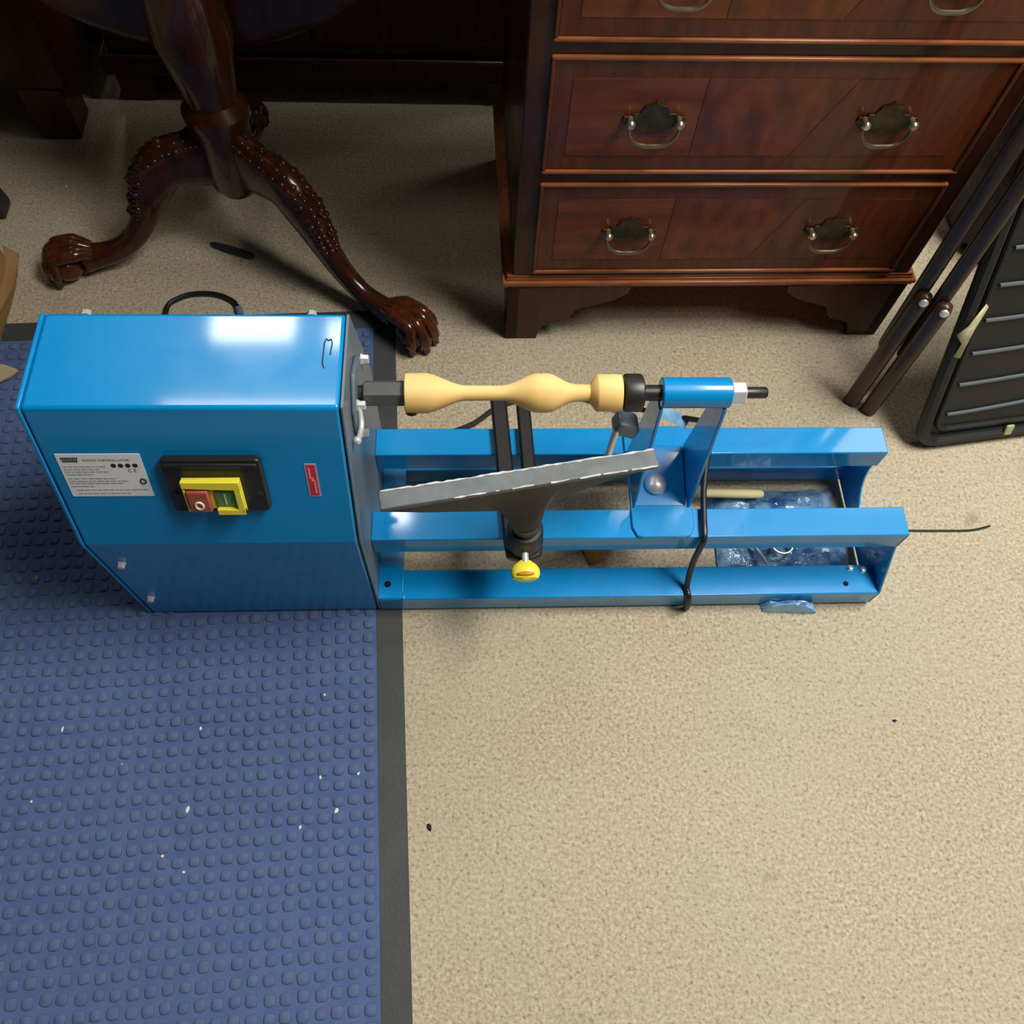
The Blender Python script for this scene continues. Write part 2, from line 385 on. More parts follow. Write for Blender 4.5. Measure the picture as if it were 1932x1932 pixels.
# red sticker
st = MB().box(.2540, .2660, -.1156, -.0706, 0, .0005).build('warning_sticker', M_STEDGE, lathe, M=FM, smooth=False)
MB().box(.2556, .2646, -.1142, -.0722, .0005, .0007).build('sticker_field', M_STRED, st, M=FM, smooth=False)
s2 = MB(); s2.box(.2572, .2590, -.0900, -.0760, .0007, .0009); s2.box(.2610, .2628, -.1110, -.0930, .0007, .0009); s2.box(.2588, .2614, -.0940, -.0890, .0007, .0009)
s2.build('sticker_print', M_STPINK, st, M=FM, smooth=False)
# bolts
for p, d, r, h in [((.0228, 0, .1682), (0, -1, 0), .0042, .006), ((.0188, 0, .0578), (0, -1, 0), .0042, .006),
                   ((.040, .1738, .392), (0, .945, .326), .0045, .005), ((.2627, .1738, .392), (0, .945, .326), .0045, .005)]:
    MB().hexbolt(p, d, r, h).build('cover_bolt', M_SILVER, lathe)
# bearing flange with its bolts
bf = MB().prism([(.085, .350), (.1165, .372), (.150, .358), (.172, .330), (.150, .302), (.1165, .290), (.088, .300), (.078, .325)], 'x', WD + .001, WD + .006).build('bearing_flange', M_PLATE, lathe, bevel=.002)
for y, z in ((.160, .338), (.0985, .343), (.101, .286)):
    MB().hexbolt((WD + .001 + (.005 if z > .3 else .002), y, z), (1, 0, 0), .0052, .008).build('bearing_bolt', M_SILVER, bf)
MB().tube(smooth_path([(WD+.008, .0985, .345), (WD+.010, .083, .333), (WD+.009, .071, .333), (WD+.008, .062, .336)], 5), .0028, 8).build('latch_rod', M_SILVER, lathe)
MB().ball((WD+.007, .0615, .335), .0045).build('latch_tip', M_SILVER, lathe)
sl = MB().tube([(.2800, .1410, .3974), (.2785, .1360, .3974), (.2780, .1120, .3974), (.2800, .1060, .3974)], .0006, 6)
sl.tube([(.2850, .1410, .3974), (.2862, .1360, .3974), (.2850, .1220, .3974)], .0006, 6); sl.tube([(.2800, .1410, .3974), (.2825, .1390, .3974), (.2850, .1410, .3974)], .0006, 6)
sl.build('cover_dark_lines', M_INK, lathe)  # thin dark lines in a U shape on the cover top
# spindle and drive
MB().lathe([(0, .0085), (.0135, .0085)], (WD, YC, ZS), (1, 0, 0), 20).build('spindle_nose', M_DKSTEEL, lathe)
MB().lathe([(0, .0125), (.001, .0142), (.041, .0142), (.0425, .013), (.0445, .013)], (.3115, YC, ZS), (1, 0, 0), 6, rot=R(12)).build('drive_block', M_HEX, lathe, smooth=False)

# bed
XE = .970; ZR = .141; LIP = .0363; WR = .0395
def rail(y0, name):
    t = .003
    poly = [(y0, ZR-LIP), (y0, ZR), (y0+WR, ZR), (y0+WR, ZR-LIP), (y0+WR-t, ZR-LIP), (y0+WR-t, ZR-t), (y0+t, ZR-t), (y0+t, ZR-LIP)]
    return MB().prism(poly, 'x', WD + .001, XE).build(name, M_BLUE, lathe, bevel=.0014, seg=2)
rail(.0374, 'bed_rail'); rail(.1561, 'bed_rail')
t = .003; ZB = .0364
MB().prism([(0, 0), (0, ZB), (.0414, ZB), (.0414, ZB-t), (t, ZB-t), (t, 0)], 'x', WD + .001, XE).build('base_rail', M_BLUE, lathe, bevel=.0022, seg=3)
MB().prism([(.1916, 0), (.1916, ZB), (.233, ZB), (.233, ZB-t), (.1946, ZB-t), (.1946, 0)], 'x', WD + .001, XE).build('base_rail', M_BLUE, lathe, bevel=.0014)
cp = MB().box(WD + .001, .333, .0012, .2318, ZB, ZB + .0018).build('cross_plate', M_BLUE, lathe, bevel=.0007)
MB().cyl((.3126, .021, ZB + .0015), (.3126, .021, ZB + .0022), .0045, 18).build('bolt_hole', M_HOLE, cp)
wl = MB().ball((.3335, .005, ZB + .001), .0025, .006, .0015)
wl.build('weld_bead', M_BLUE, cp)
notch = [(YC + .046*math.cos(a), .0995 - .0635*math.sin(a)) for a in [math.pi*k/12 for k in range(13)]]   # right to left
ep = [(0, 0), (.233, 0), (.233, ZB), (.196, .104), (.196, ZR-.003), (.1625, ZR-.003)] + notch + [(.0705, ZR-.003), (.0374, ZR-.003), (.0374, .104), (0, ZB)]
MB().prism(ep, 'x', XE - .0035, XE - .0005).build('end_plate', M_BLUE, lathe, bevel=.0008)
MB().prism([(.004, ZB), (.012, ZB+.01), (.04, .10), (.052, .10), (.03, ZB)], 'x', XE - .028, XE - .0245)
for p, d in (((XE-.0035, .048, .052), (-1, 0, 0)), ((.9351, .036, ZB), (0, 0, 1)), ((.9520, .033, ZB), (0, 0, 1))):
    MB().hexbolt(p, d, .0036, .004).build('bed_bolt', M_SILVER, lathe)
MB().cyl((.9247, .014, ZB + .0001), (.9247, .014, ZB + .0005), .0036, 16).build('bolt_hole', M_HOLE, lathe)

# tailstock (part) and its sub-parts
bp_ = MB().prism([(.6205, .196), (.698, .196), (.698, .050), (.692, .0385), (.686, .0365), (.632, .0365), (.6255, .0385), (.6205, .050)], 'z', ZR, ZR + .004)
tail = bp_.build('tailstock', M_BLUE, lathe, bevel=.0012)
MB().prism([(.079, ZR+.004), (.147, ZR+.021), (.156, ZR+.021), (.156, ZR+.004)], 'x', .6270, .6905).build('tail_web', M_BLUE, tail, bevel=.001)
fp = [(.0765, ZR+.004), (.1585, ZR+.004), (.1330, ZS-.010), (.1000, ZS-.010)]
MB().prism(fp, 'x', .6225, .6265).build('tail_flange', M_BLUE, tail, bevel=.001)
MB().prism(fp, 'x', .6915, .6955).build('tail_flange', M_BLUE, tail, bevel=.001)
MB().lathe([(0, .0150), (.0012, .0163), (.0730, .0163), (.0742, .0150)], (.6235, YC, ZS), (1, 0, 0), 32).build('tail_barrel', M_BLUE, tail)
MB().lathe([(0, .0128), (.0160, .0128)], (.698, YC, ZS), (1, 0, 0), 6).build('lock_nut', M_SILVER, tail, bevel=.0015, smooth=False)
MB().lathe([(0, .0062), (.0225, .0062), (.024, .0052)], (.714, YC, ZS), (1, 0, 0), 18).build('tail_screw', M_DKSTEEL, tail)
MB().lathe([(-.007, .0008), (0, .006), (.0005, .0180), (.0018, .0198), (.004, .0202), (.017, .0202), (.0195, .0196), (.0215, .0160), (.0222, .0085), (.0430, .0085)], (.5830, YC, ZS), (1, 0, 0), 32).build('live_centre', M_DKSTEEL, tail)
MB().lathe([(0, .0140), (.003, .0140), (.0065, .0125), (.0095, .0085), (.0108, .002)], (.6530, .106, ZR + .0105), (0, -.24, .97), 24).build('clamp_bolt', M_SILVER, tail)
lv = MB().prism([(.5800, .2740), (.6060, .2620), (.6110, .2780), (.6070, .2860), (.5860, .2950)], 'y', .104, .126)
lv.build('lock_lever', M_PLATE, tail, bevel=.003)
MB().cyl((.5850, .108, .279), (.5790, .094, .240), .0042, 14).build('lever_pin', M_SILVER, tail)

# tool rest banjo
hubx, huby = .4850, .0300
bj = MB().prism([(.4480, .250), (.4690, .250), (.4800, .060), (.4890, .060), (.4820, .245), (.5000, .245), (.5080, .030), (.5060, .010), (.4860, .002), (.4640, .010), (.4610, .030), (.4570, .100)], 'z', ZR + .0005, ZR + .013)
banjo = bj.build('tool_rest_base', M_BLACK, lathe, bevel=.003)
MB().lathe([(0, .0235), (.036, .0215), (.040, .0195), (.0405, .0150), (.0300, .0150)], (hubx, huby, ZR + .008), (0, 0, 1), 28).build('post_socket', M_BLACK, banjo)
MB().cyl((hubx, huby - .016, ZR + .024), (hubx, huby - .034, ZR + .024), .0042, 14).build('knob_stud', M_SILVER, banjo)
kn = MB().lathe([(0, .0060), (.003, .0100), (.006, .0138), (.011, .0168), (.017, .0174), (.022, .0150), (.0245, .0095)], (hubx, huby - .030, ZR + .022), (0, -1, -.15), 28, sq=(1.0, .62))
knob = kn.build('clamp_knob', M_YELLOW, banjo)
MB().ball((hubx, huby - .0495, ZR + .0285), .0105, .0030, .0030).build('knob_recess_shade', M_YELLOW2, banjo)
# tool rest: bar, web, post
bang = math.atan2(.0505, .3005); bu = Vector((math.cos(bang), math.sin(bang), 0)); bv = Vector((-bu.y, bu.x, 0))
BM = Matrix(((bu.x, bv.x, 0, .4760), (bu.y, bv.y, 0, .0435), (0, 0, 1, 0), (0, 0, 0, 1)))
ZT = .285
rest_o = MB().box(-.1525, .1515, -.0108, .0108, ZT - .007, ZT).build('tool_rest', M_RESTTOP, lathe, bevel=.0012, M=BM)
wv = []
top = [(-.150, ZT-.007), (.149, ZT-.007)]
bot = [(.149, ZT-.012), (.110, ZT-.020), (.060, ZT-.042), (.034, ZT-.060), (.030, ZT-.070), (-.016, ZT-.070), (-.022, ZT-.058), (-.060, ZT-.046), (-.110, ZT-.030), (-.150, ZT-.014)]
MB().prism(top + bot, 'y', -.0075, .0035).build('rest_web', M_BLACK, rest_o, bevel=.0018, M=BM)
MB().lathe([(0, .0150), (.02, .0155), (.036, .0165)], (hubx, huby, ZR + .030), (0, 0, 1), 26).build('rest_post', M_BLACK, rest_o)
nk = []
for cx_, cy_, cz_, rx_, ry_ in ((hubx, huby, .200, .0170, .0165), (hubx - .001, huby + .002, .212, .0195, .0160), (hubx - .003, huby + .006, .228, .0260, .0120), (.4800, .0400, .244, .0380, .0085), (.4780, .0425, .260, .0600, .0075), (.4765, .0432, .276, .0900, .0070)):
    nk.append([(cx_ + (rx_*math.cos(a))*bu.x - ry_*math.sin(a)*bu.y, cy_ + rx_*math.cos(a)*bu.y + ry_*math.sin(a)*bu.x, cz_) for a in [2*math.pi*i/24 for i in range(24)]])
MB().rings(nk).build('rest_neck', M_BLACK, rest_o, ang=70)
rr_ = random.Random(5)
for yy, zz, seg in ((.0103, ZT + .0002, [(-.150, .150)]), (-.0104, ZT - .0002, [(-.075, -.040), (-.030, -.026), (-.012, .012), (.03, .05), (.062, .085), (.088, .115), (.12, .149)])):
    wq = MB()
    for a, b in seg:
        n = max(3, int((b - a) / .006)); pts = [(a + (b-a)*k/n, yy + rr_.uniform(-.0005, .0005), zz) for k in range(n + 1)]
        wq.tube(pts, [rr_.uniform(.0006, .0016) if yy > 0 else rr_.uniform(.0003, .0013) for _ in pts], 6)
    wq.build('worn_edge', M_WORN, rest_o, M=BM)

# power cord (part of the lathe)
cpath = [(.150, .236, .10), (.120, .300, .020), (.075, .430, -.0005), (.058, .505, -.0005), (.037, .529, -.0005), (.003, .538, -.0005), (-.034, .5305, -.0005), (-.0545, .500, -.0005), (-.03, .40, -.0005),
         (.10, .30, -.0005), (.26, .262, -.0012), (.34, .262, -.0012), (.4211, .2885, -.0012), (.474, .3261, -.0012), (.56, .345, -.0012), (.645, .318, .010), (.700, .283, .040), (.738, .250, .075), (.752, .213, .125),
         (.741, .190, .147), (.727, .150, .1475), (.716, .105, .1475), (.7105, .065, .1475), (.708, .036, .1450), (.7068, .0300, .125), (.7065, .0260, .085), (.7068, .012, .0435), (.708, .0005, .0395), (.7100, -.0048, .030), (.7125, -.0058, .010), (.7145, -.004, -.0008)]
cord = MB().tube(smooth_path(cpath, 6), .0040, 10).build('power_cord', M_CORD, lathe)
MB().lathe([(0, .0060), (.016, .0050)], (.0575, .508, -.0003), (.35, -.9, 0), 12).build('cord_sleeve', M_PLATE, cord)
MB().box(-.020, .020, -.0085, .0085, -.0006, .0006).build('cord_tag', M_FILM, cord, M=Matrix.Translation((.716, .262, .062)) @ Matrix.Rotation(R(-32), 4, 'Z') @ Matrix.Rotation(R(25), 4, 'X'), smooth=False)

# ================================================================= turned spindle blank
wp = empty('turned_spindle', (.354, YC, ZS + LZ), label='pale turned wooden spindle held between the lathe centres', cat='spindle')
pf = [(0, .0195), (.001, .0207), (.0225, .0211), (.030, .0192), (.040, .0150), (.050, .0110), (.057, .0088), (.062, .0080), (.080, .0079), (.100, .0079), (.106, .0086), (.112, .0105), (.120, .0142), (.128, .0178), (.134, .0200), (.139, .0206), (.149, .0206), (.155, .0192), (.161, .0160), (.167, .0128), (.172, .0106), (.178, .0095), (.190, .0088), (.1935, .0092), (.196, .0130), (.2005, .0192), (.2020, .0198), (.2255, .0196), (.2270, .0188)]
MB().lathe(pf, (0, 0, 0), (1, 0, 0), 36).build('spindle_body', M_WOODP, wp)
MB().ball((.0065, -.0168, -.0105), .0065, .0042, .0045).build('knot', M_KNOT, wp)

# ================================================================= things under and beside the bed
def crumple(name, w_, d_, h_, n, seedv, material, loc, rz, label, cat, thick=True, base=.0):
    r_ = random.Random(seedv); mb = MB(); top = []; btm = []
    hs = [[0]*(n+1) for _ in range(n+1)]
    for i in range(n+1):
        for j in range(n+1):
            u, v = i/n*2-1, j/n*2-1
            e_ = max(0, 1 - max(abs(u), abs(v))**3)
            hs[i][j] = e_*h_*(.55 + .45*r_.random()) + .0015 + .003*r_.random()
    for i in range(n+1):
        for j in range(n+1):
            jx, jy = r_.uniform(-.25, .25)/n*w_, r_.uniform(-.25, .25)/n*d_
            top.append(((i/n-.5)*w_+jx, (j/n-.5)*d_+jy, base + hs[i][j])); btm.append(((i/n-.5)*w_+jx, (j/n-.5)*d_+jy, base))
    N1 = n+1; fs = []
    for i in range(n):
        for j in range(n):
            a = i*N1+j; fs.append((a, a+N1, a+N1+1, a+1)); k = N1*N1; fs.append((k+a, k+a+1, k+a+N1+1, k+a+N1))
    rim = [i*N1 for i in range(N1)] + [n*N1+j for j in range(1, N1)] + [i*N1+n for i in range(n-1, -1, -1)] + [j for j in range(n-1, 0, -1)]
    for q in range(len(rim)):
        a, b = rim[q], rim[(q+1) % len(rim)]; fs.append((a, b, b+N1*N1, a+N1*N1))
    mb.add(top + btm, fs)
    o = mb.build(name, material, smooth=True, ang=25); o.location = loc; o.rotation_euler.z = rz
    return tag(o, label, cat)
M_BAG = mat('clear_blue_bag', rgb(150, 195, 230), 0.14, spec=0.8, noise=(34, rgb(46, 98, 156), 0.95), bump=(45, 1.0, 0.008), trans=0.15)
crumple('plastic_bag', .185, .125, .026, 14, 11, M_BAG, (.858, .112, 0), R(2), 'crumpled clear blue plastic bag of fittings under the bed', 'bag')
crumple('plastic_scrap', .074, .011, .030, 8, 4, M_FILM, (.855, -.0064, 0), R(-3), 'pale blue plastic scrap poking out by the front base rail', 'plastic scrap')
o = MB().tube(smooth_path([(.800, .102, .0285), (.820, .066, .0285), (.828, .050, .0265)], 4), .0022, 8).build('metal_rod', M_SILVER)
tag(o, 'thin bright metal rod lying on the plastic bag', 'rod')
o = MB().tube([(.853 + .014*math.cos(a), .076 + .012*math.sin(a), .0300) for a in [2*math.pi*i/20 for i in range(20)]], .0016, 8, True).build('metal_ring', M_SILVER)
tag(o, 'bright metal ring lying on the plastic bag', 'ring')
o = MB().lathe([(0, .004), (.004, .0062), (.07, .0066), (.085, .0060), (.088, .003)], (.750, .1575, .0330), (1, -.03, 0), 14).build('wooden_dowel', M_DOWEL)
tag(o, 'pale wooden dowel on the plastic bag behind the front rail', 'dowel')
M_OCH = wood('ochre_handle_wood', rgb(205, 140, 62), rgb(180, 114, 44), 0.4, 12, (4, 1, 4), 0.2)
ch = empty('turning_chisel', (.598, .060, 0), R(18), label='ochre wooden chisel handle lying under the tool rest', cat='chisel')
MB().lathe([(0, .004), (.003, .0095), (.010, .0128), (.030, .0130), (.060, .0105), (.072, .0085)], (0, 0, .0130), (0, 1, 0), 18).build('handle', M_OCH, ch)
MB().lathe([(.072, .0092), (.078, .0092)], (0, 0, .0130), (0, 1, 0), 16).build('ferrule', M_BRASS, ch)
o = MB().tube(smooth_path([(.985, .111, .0018), (1.0566, .1098, .0018), (1.10, .1092, .0018), (1.146, .1095, .0018), (1.175, .1150, .0040)], 5), .0016, 8).build('black_wire', M_CORD)
tag(o, 'thin black wire end sticking out past the bed end', 'wire')

# ================================================================= pedestal table
TC = (.075, .640)
tb = empty('pedestal_table', (TC[0], TC[1], 0), label='mahogany pedestal table with carved cabriole legs and claw feet', cat='table')
MB().lathe([(.128, .012), (.132, .030), (.145, .038), (.240, .040), (.262, .046), (.270, .046), (.285, .034), (.32, .040), (.38, .052), (.44, .046), (.50, .030), (.56, .027), (.60, .034), (.62, .05), (.64, .05)], (0, 0, 0), (0, 0, 1), 28).build('column', M_TABLE, tb)
MB().box(-.05, .05, -.05, .035, .64, .665).build('tilt_block', M_TABLE, tb, bevel=.003)
MB().lathe([(.0, .318), (.004, .330), (.014, .330), (.020, .316)], (0, .036, .655), (0, 1, 0), 56).build('unseen_tilted_top', M_TABLE, tb)  # invented top, tilted so panel reflections clear it and floor behind darkens
SEC = [(.018, .197, .062, .020), (.060, .190, .044, .020), (.105, .186, .037, .023), (.137, .152, .034, .022), (.160, .109, .024, .0175), (.192, .067, .0195, .0145), (.228, .042, .0175, .0140), (.262, .034, .0180, .0165), (.292, .032, .022, .021)]
def catm(sec, n=5):
    out = []
    for i in range(len(sec)-1):
        a = sec[max(i-1, 0)]; b = sec[i]; c = sec[i+1]; d = sec[min(i+2, len(sec)-1)]
        for k in range(n):
            t_ = k/n
            out.append(tuple(.5*((2*b[q]) + (c[q]-a[q])*t_ + (2*a[q]-5*b[q]+4*c[q]-d[q])*t_*t_ + (3*b[q]-a[q]-3*c[q]+d[q])*t_**3) for q in range(4)))
    out.append(sec[-1]); return out
def leg_parts():
    S = catm(SEC); rr = []; tops = []
    for i, (r_, z_, hh, hw) in enumerate(S):
        p0, p1 = S[max(i-1, 0)], S[min(i+1, len(S)-1)]
        tr, tz = p1[0]-p0[0], p1[1]-p0[1]; l_ = math.hypot(tr, tz); tr, tz = tr/l_, tz/l_
        if i < 12: f_ = i/12; tr, tz = tr*f_ + (1-f_), tz*f_; l_ = math.hypot(tr, tz); tr, tz = tr/l_, tz/l_
        nr, nz = -tz, tr
        ring = []
        for k in range(16):
            a = 2*math.pi*k/16
            c_, s_ = math.cos(a), math.sin(a)
            c_ = math.copysign(abs(c_)**.75, c_); s_ = math.copysign(abs(s_)**.75, s_)
            ring.append((r_ + nr*hh*s_, hw*c_, z_ + nz*hh*s_))
        rr.append(ring); tops.append((r_, z_, nr, nz, hh, hw))
    leg = MB().rings(rr)
    cv = MB(); rc = random.Random(9)
    for i in range(2, 22):
        r_, z_, nr, nz, hh, hw = tops[i]
        for sgn in (-1, 1):
            for lev, wy, rad in ((.84, .38, .0080), (.64, .78, .0072)):
                cv.ball((r_ + nr*hh*lev + rc.uniform(-.002, .002), sgn*hw*wy*rc.uniform(.85, 1.05), z_ + nz*hh*lev), rad*rc.uniform(.8, 1.2), rad*rc.uniform(.6, .9), rad*rc.uniform(.55, .9), 9, 6)
        if i % 3 == 0: cv.ball((r_ + nr*hh*.96, 0, z_ + nz*hh*.96), .0085, .0035, .0045, 8, 5)
    ft = MB()
    ft.ball((.326, 0, .0265), .0300, .0300, .0265, 20, 12)
    for a in (-62, -21, 21, 62):
        ca_, sa_ = math.cos(R(a)), math.sin(R(a))
        P_ = [(.278, .010*sa_, .045), (.300, .018*sa_, .055), (.328 + .012*ca_, .021*sa_, .0555 - .004*abs(sa_)), (.328 + .024*ca_, .0265*sa_, .042), (.328 + .0315*ca_, .030*sa_, .024), (.328 + .0340*ca_, .031*sa_, .004)]
        ft.tube(smooth_path(P_, 4), [.0090]*4 + [.0105]*5 + [.0085]*4 + [.0095]*4 + [.006]*3 + [.003], 8)
    ft.tube(smooth_path([(.270, 0, .024), (.290, 0, .016), (.305, 0, .004)], 4), .009, 8)
    return leg, cv, ft
LEG = leg_parts()
for k, (ang_, sc_) in enumerate(((191.8, .905), (324.2, .99), (98.0, .84))):
    T = Matrix.Rotation(R(ang_), 4, 'Z') @ Matrix.Diagonal((sc_, 1, 1, 1))
    lg = LEG[0].build('leg', M_TABLE, tb, M=T, ang=60)
    LEG[1].build('knee_carving', M_TABLE, lg, M=T, ang=80)
    LEG[2].build('claw_foot', M_TOE, lg, M=T, ang=60)

# ================================================================= chest of drawers
ch_o = empty('chest_of_drawers', (.4780, .4520, 0), R(.95), label='mahogany chest of drawers with brass bail pulls and bracket feet', cat='chest')
CX0, CX1, CY0, CY1 = .0085, .5980, .0085, .400
bd_ = MB().box(CX0, CX1, CY0 - .0012, CY1, .120, 1.20).build('carcass', M_MAHOGD, ch_o, bevel=.002)  # upper height out of view is raised to shade the floor at left
MB().box(-.012, CX1 + .020, -.012, CY1, 1.20, 1.222).build('chest_top', M_MAHOG, ch_o, bevel=.005)
mo = MB()
for z0, z1, q in ((.118, .1235, .0125), (.1235, .130, .0150), (.130, .1335, .0100), (.1335, .1385, .0085), (.1385, .1415, .0045)):
    mo.box(CX0 - q, CX1 + q, CY0 + .006 - q, CY1, z0, z1)
mo.build('base_moulding', M_BEAD, ch_o, bevel=.0015)
DZ = [(.1505, .3040), (.3300, .4800), (.5060, .6400), (.6650, .7950), (.8200, .9350), (.9600, 1.0650), (1.0900, 1.1850)]
DX0, DX1 = .0405, .5660
def pull(parent, cx, cz):
    y = CY0 - .0042
    poly = [(-.044, .006), (-.036, .004), (-.030, .010), (-.022, .010), (-.016, .022), (-.006, .024), (0, .030), (.006, .024), (.016, .022), (.022, .010), (.030, .010), (.036, .004), (.044, .006), (.046, -.002), (.036, -.010), (.022, -.012), (.014, -.020), (0, -.022), (-.014, -.020), (-.022, -.012), (-.036, -.010), (-.046, -.002)]
    poly = [(cx + a*.82, cz + b_*.85) for a, b_ in poly]
    pl = MB().prism(poly, 'y', y - .0015, y + .0012).build('pull', M_BRASS, parent, bevel=.0006)
    for s in (-1, 1):
        MB().lathe([(0, .0040), (.006, .0035), (.009, .0050), (.012, .0056), (.0150, .0036)], (cx + s*.0290, y - .001, cz + .002), (0, -1, 0), 14).build('post', M_BRASSB, pl)
    pts = [(cx - .0330, y - .011, cz + .001), (cx - .0335, y - .012, cz - .010), (cx - .026, y - .0135, cz - .023), (cx - .014, y - .0145, cz - .0290), (cx, y - .015, cz - .0295), (cx + .014, y - .0145, cz - .0290), (cx + .026, y - .0135, cz - .023), (cx + .0335, y - .012, cz - .010), (cx + .0330, y - .011, cz + .001)]
    sp = smooth_path(pts, 4); nn_ = len(sp)
    MB().tube([(cx + (p.x-cx)*.88, p.y, cz + (p.z-cz)*.86) for p in sp], [.0016 + .0012*math.sin(math.pi*i/(nn_-1))**2 for i in range(nn_)], 8).build('bail', M_BRASSL, pl)
for i, (z0, z1) in enumerate(DZ):
    dr = MB().box(DX0, DX1, CY0 - .0022, CY0 + .02, z0, z1).build('drawer', M_MAHOGC, ch_o, bevel=.001)
    fw = .022
    MB().box(DX0 + fw, DX0 + .175, CY0 - .0029, CY0 + .001, z0 + fw, z1 - fw).build('veneer_panel', M_MAHOG, dr, smooth=False)
    MB().prism([(DX0 + .176, z0 + fw), (DX0 + .176, z1 - fw), (DX1 - .176, z1 - fw), (DX1 - .225, z0 + fw)], 'y', CY0 - .0029, CY0 + .001).build('veneer_panel', M_MAHOGF, dr, smooth=False)
    MB().prism([(DX1 - .224, z0 + fw), (DX1 - .175, z1 - fw), (DX1 - fw, z1 - fw), (DX1 - fw, z0 + fw)], 'y', CY0 - .0029, CY0 + .001).build('veneer_panel', M_MAHOGC, dr, smooth=False)
    b2 = .0050
    for za in (z1, z0 - b2): MB().box(DX0 - b2, DX1 + b2, CY0 - .0055, CY0 + .012, za, za + b2).build('cock_bead', M_BEAD, dr, bevel=.0018)
    for xa in (DX0 - b2, DX1): MB().box(xa, xa + b2, CY0 - .0055, CY0 + .012, z0, z1).build('side_bead', M_MAHOGC, dr, bevel=.0015)
    zc = (z0 + z1)/2
    pull(dr, DX0 + .1220, zc); pull(dr, DX1 - .1220, zc)
fprof = [(0, 0), (.0490, 0), (.0510, .016), (.0580, .030), (.0700, .036), (.0880, .040), (.0960, .048), (.1040, .066), (.1150, .074), (.1400, .080), (.1650, .092), (.1800, .104), (.1830, .119), (0, .119)]
x0f, x1f = CX0 - .0065, CX1 + .0065
for sgn, xo in ((1, x0f), (-1, x1f)):
    f_ = MB()
    f_.prism([(xo + sgn*a, b_) for a, b_ in fprof], 'y', .001, .019)
    f_.prism([(.001 + a, b_) for a, b_ in fprof], 'x', xo if sgn > 0 else xo - .018, xo + .018 if sgn > 0 else xo)
    f_.build('bracket_foot', M_MAHOGD, ch_o, bevel=.001)
    g_ = MB(); g_.box(min(xo, xo + sgn*.05), max(xo, xo + sgn*.05), CY1 - .05, CY1, 0, .119); g_.build('rear_foot', M_MAHOGD, ch_o, bevel=.001)

# ================================================================= folded dark wooden stand on the right
sd = empty('folding_stand', (1.0270, .3240, 0), label='glossy dark wooden folding stand legs with round bolt heads beside the chest', cat='folding stand')
def post(name, p0, p1, hw, ht, ax, n=10, round_top=True):
    p0 = Vector(p0); p1 = Vector(p1); d = (p1 - p0); L_ = d.length; d.normalize(); a = Vector(ax); a = (a - d*a.dot(d)).normalized(); b_ = d.cross(a)
    rr = []
    st_ = [(0, .80), (.006, 1.0)] + [(L_*k/n, 1.0) for k in range(1, n)] + ([(L_ - .012, 1.0), (L_ - .005, .82), (L_ - .001, .45)] if round_top else [(L_, 1.0)])
    for tt, q in st_:
        rr.append([p0 + d*tt + a*hw*q*math.copysign(abs(math.cos(x))**.6, math.cos(x)) + b_*ht*q*math.copysign(abs(math.sin(x))**.6, math.sin(x)) for x in [2*math.pi*k/14 for k in range(14)]])
    return MB().rings(rr)
for ox, oy in ((-.0108, .0090), (.0122, -.0080)):
    lo_ = post('leg', (ox, oy, 0), (ox + .000, oy + .004, .2480), .0118, .0105, (.8, -.6, 0)).build('leg', M_DWOOD, sd, ang=60)
    MB().lathe([(0, .0058), (.002, .0058), (.0042, .0042), (.0050, .001)], (ox - .001, oy - .0045, .238), (-.35, -.86, .36), 16).build('bolt_head', M_SILVER, lo_)
    post('rail', (ox + .004, oy + .016, .120), (ox - .018, oy + .020, .82), .0105, .0090, (.8, -.6, 0)).build('upper_rail', M_DWOOD, sd, ang=60)
MB().cyl((-.012, .026, .70), (.010, .012, .70), .008, 12).build('cross_bar', M_DWOOD, sd)

# ================================================================= ribbed black plastic tray leaning on the right
ta = Vector((1.1120, .2525, 0)); tu = Vector((.1660, .0229, 0)).normalized(); th = R(21)
tn = Vector((-tu.y, tu.x, 0)); td = tn*math.sin(th) + Vector((0, 0, 1))*math.cos(th); to_ = tu.cross(td)   # out towards the viewer
if to_.y > 0: to_ = -to_
TM = Matrix(((tu.x, td.x, to_.x, ta.x), (tu.y, td.y, to_.y, ta.y), (tu.z, td.z, to_.z, ta.z + .007), (0, 0, 0, 1)))
tr_o = empty('ribbed_tray', (ta.x, ta.y, 0), label='black ribbed plastic tray leaning upright at the right edge', cat='tray')
TMl = Matrix.Translation(-Vector((ta.x, ta.y, 0))) @ TM
TW, TH = .42, .48
MB().prism(rrect(-.016, TW, .004, TH, .03), 'z', -.012, 0).build('panel', M_TRAY, tr_o, bevel=.003, M=TMl)
rim = [(x, y, .002) for x, y in rrect(-.016, TW, .006, TH, .03, 6)]
MB().tube(rim, .0095, 8, True).build('rim', M_TRAY, tr_o, M=TMl)
rim2 = [(x, y, .001) for x, y in rrect(.004, TW - .02, .026, TH - .02, .02, 6)]
MB().tube(rim2, .0045, 8, True).build('inner_rim', M_TRAY, tr_o, M=TMl)
for k in range(8):
    s_ = .053 + k*.0522; cu_ = .022*max(.15, 1 - k/4.5)
    pts = [(.015 + .37*q/12, s_ + cu_*(q/12*2.2)**1.5*.55, .0018) for q in range(13)]
    MB().tube(pts, .0028, 8).build('rib', M_RIB, tr_o, M=TMl)
tp = MB().add([(-.030, .200, .014), (-.018, .212, .015), (-.003, .243, .014), (.002, .238, .013), (-.006, .205, .014), (-.012, .162, .015), (-.020, .163, .012), (-.018, .185, .015)], [(0, 1, 4, 7), (1, 2, 3, 4), (7, 4, 5, 6)])
tpo = tp.build('tape_scrap', M_TAPE, tr_o, M=TMl)
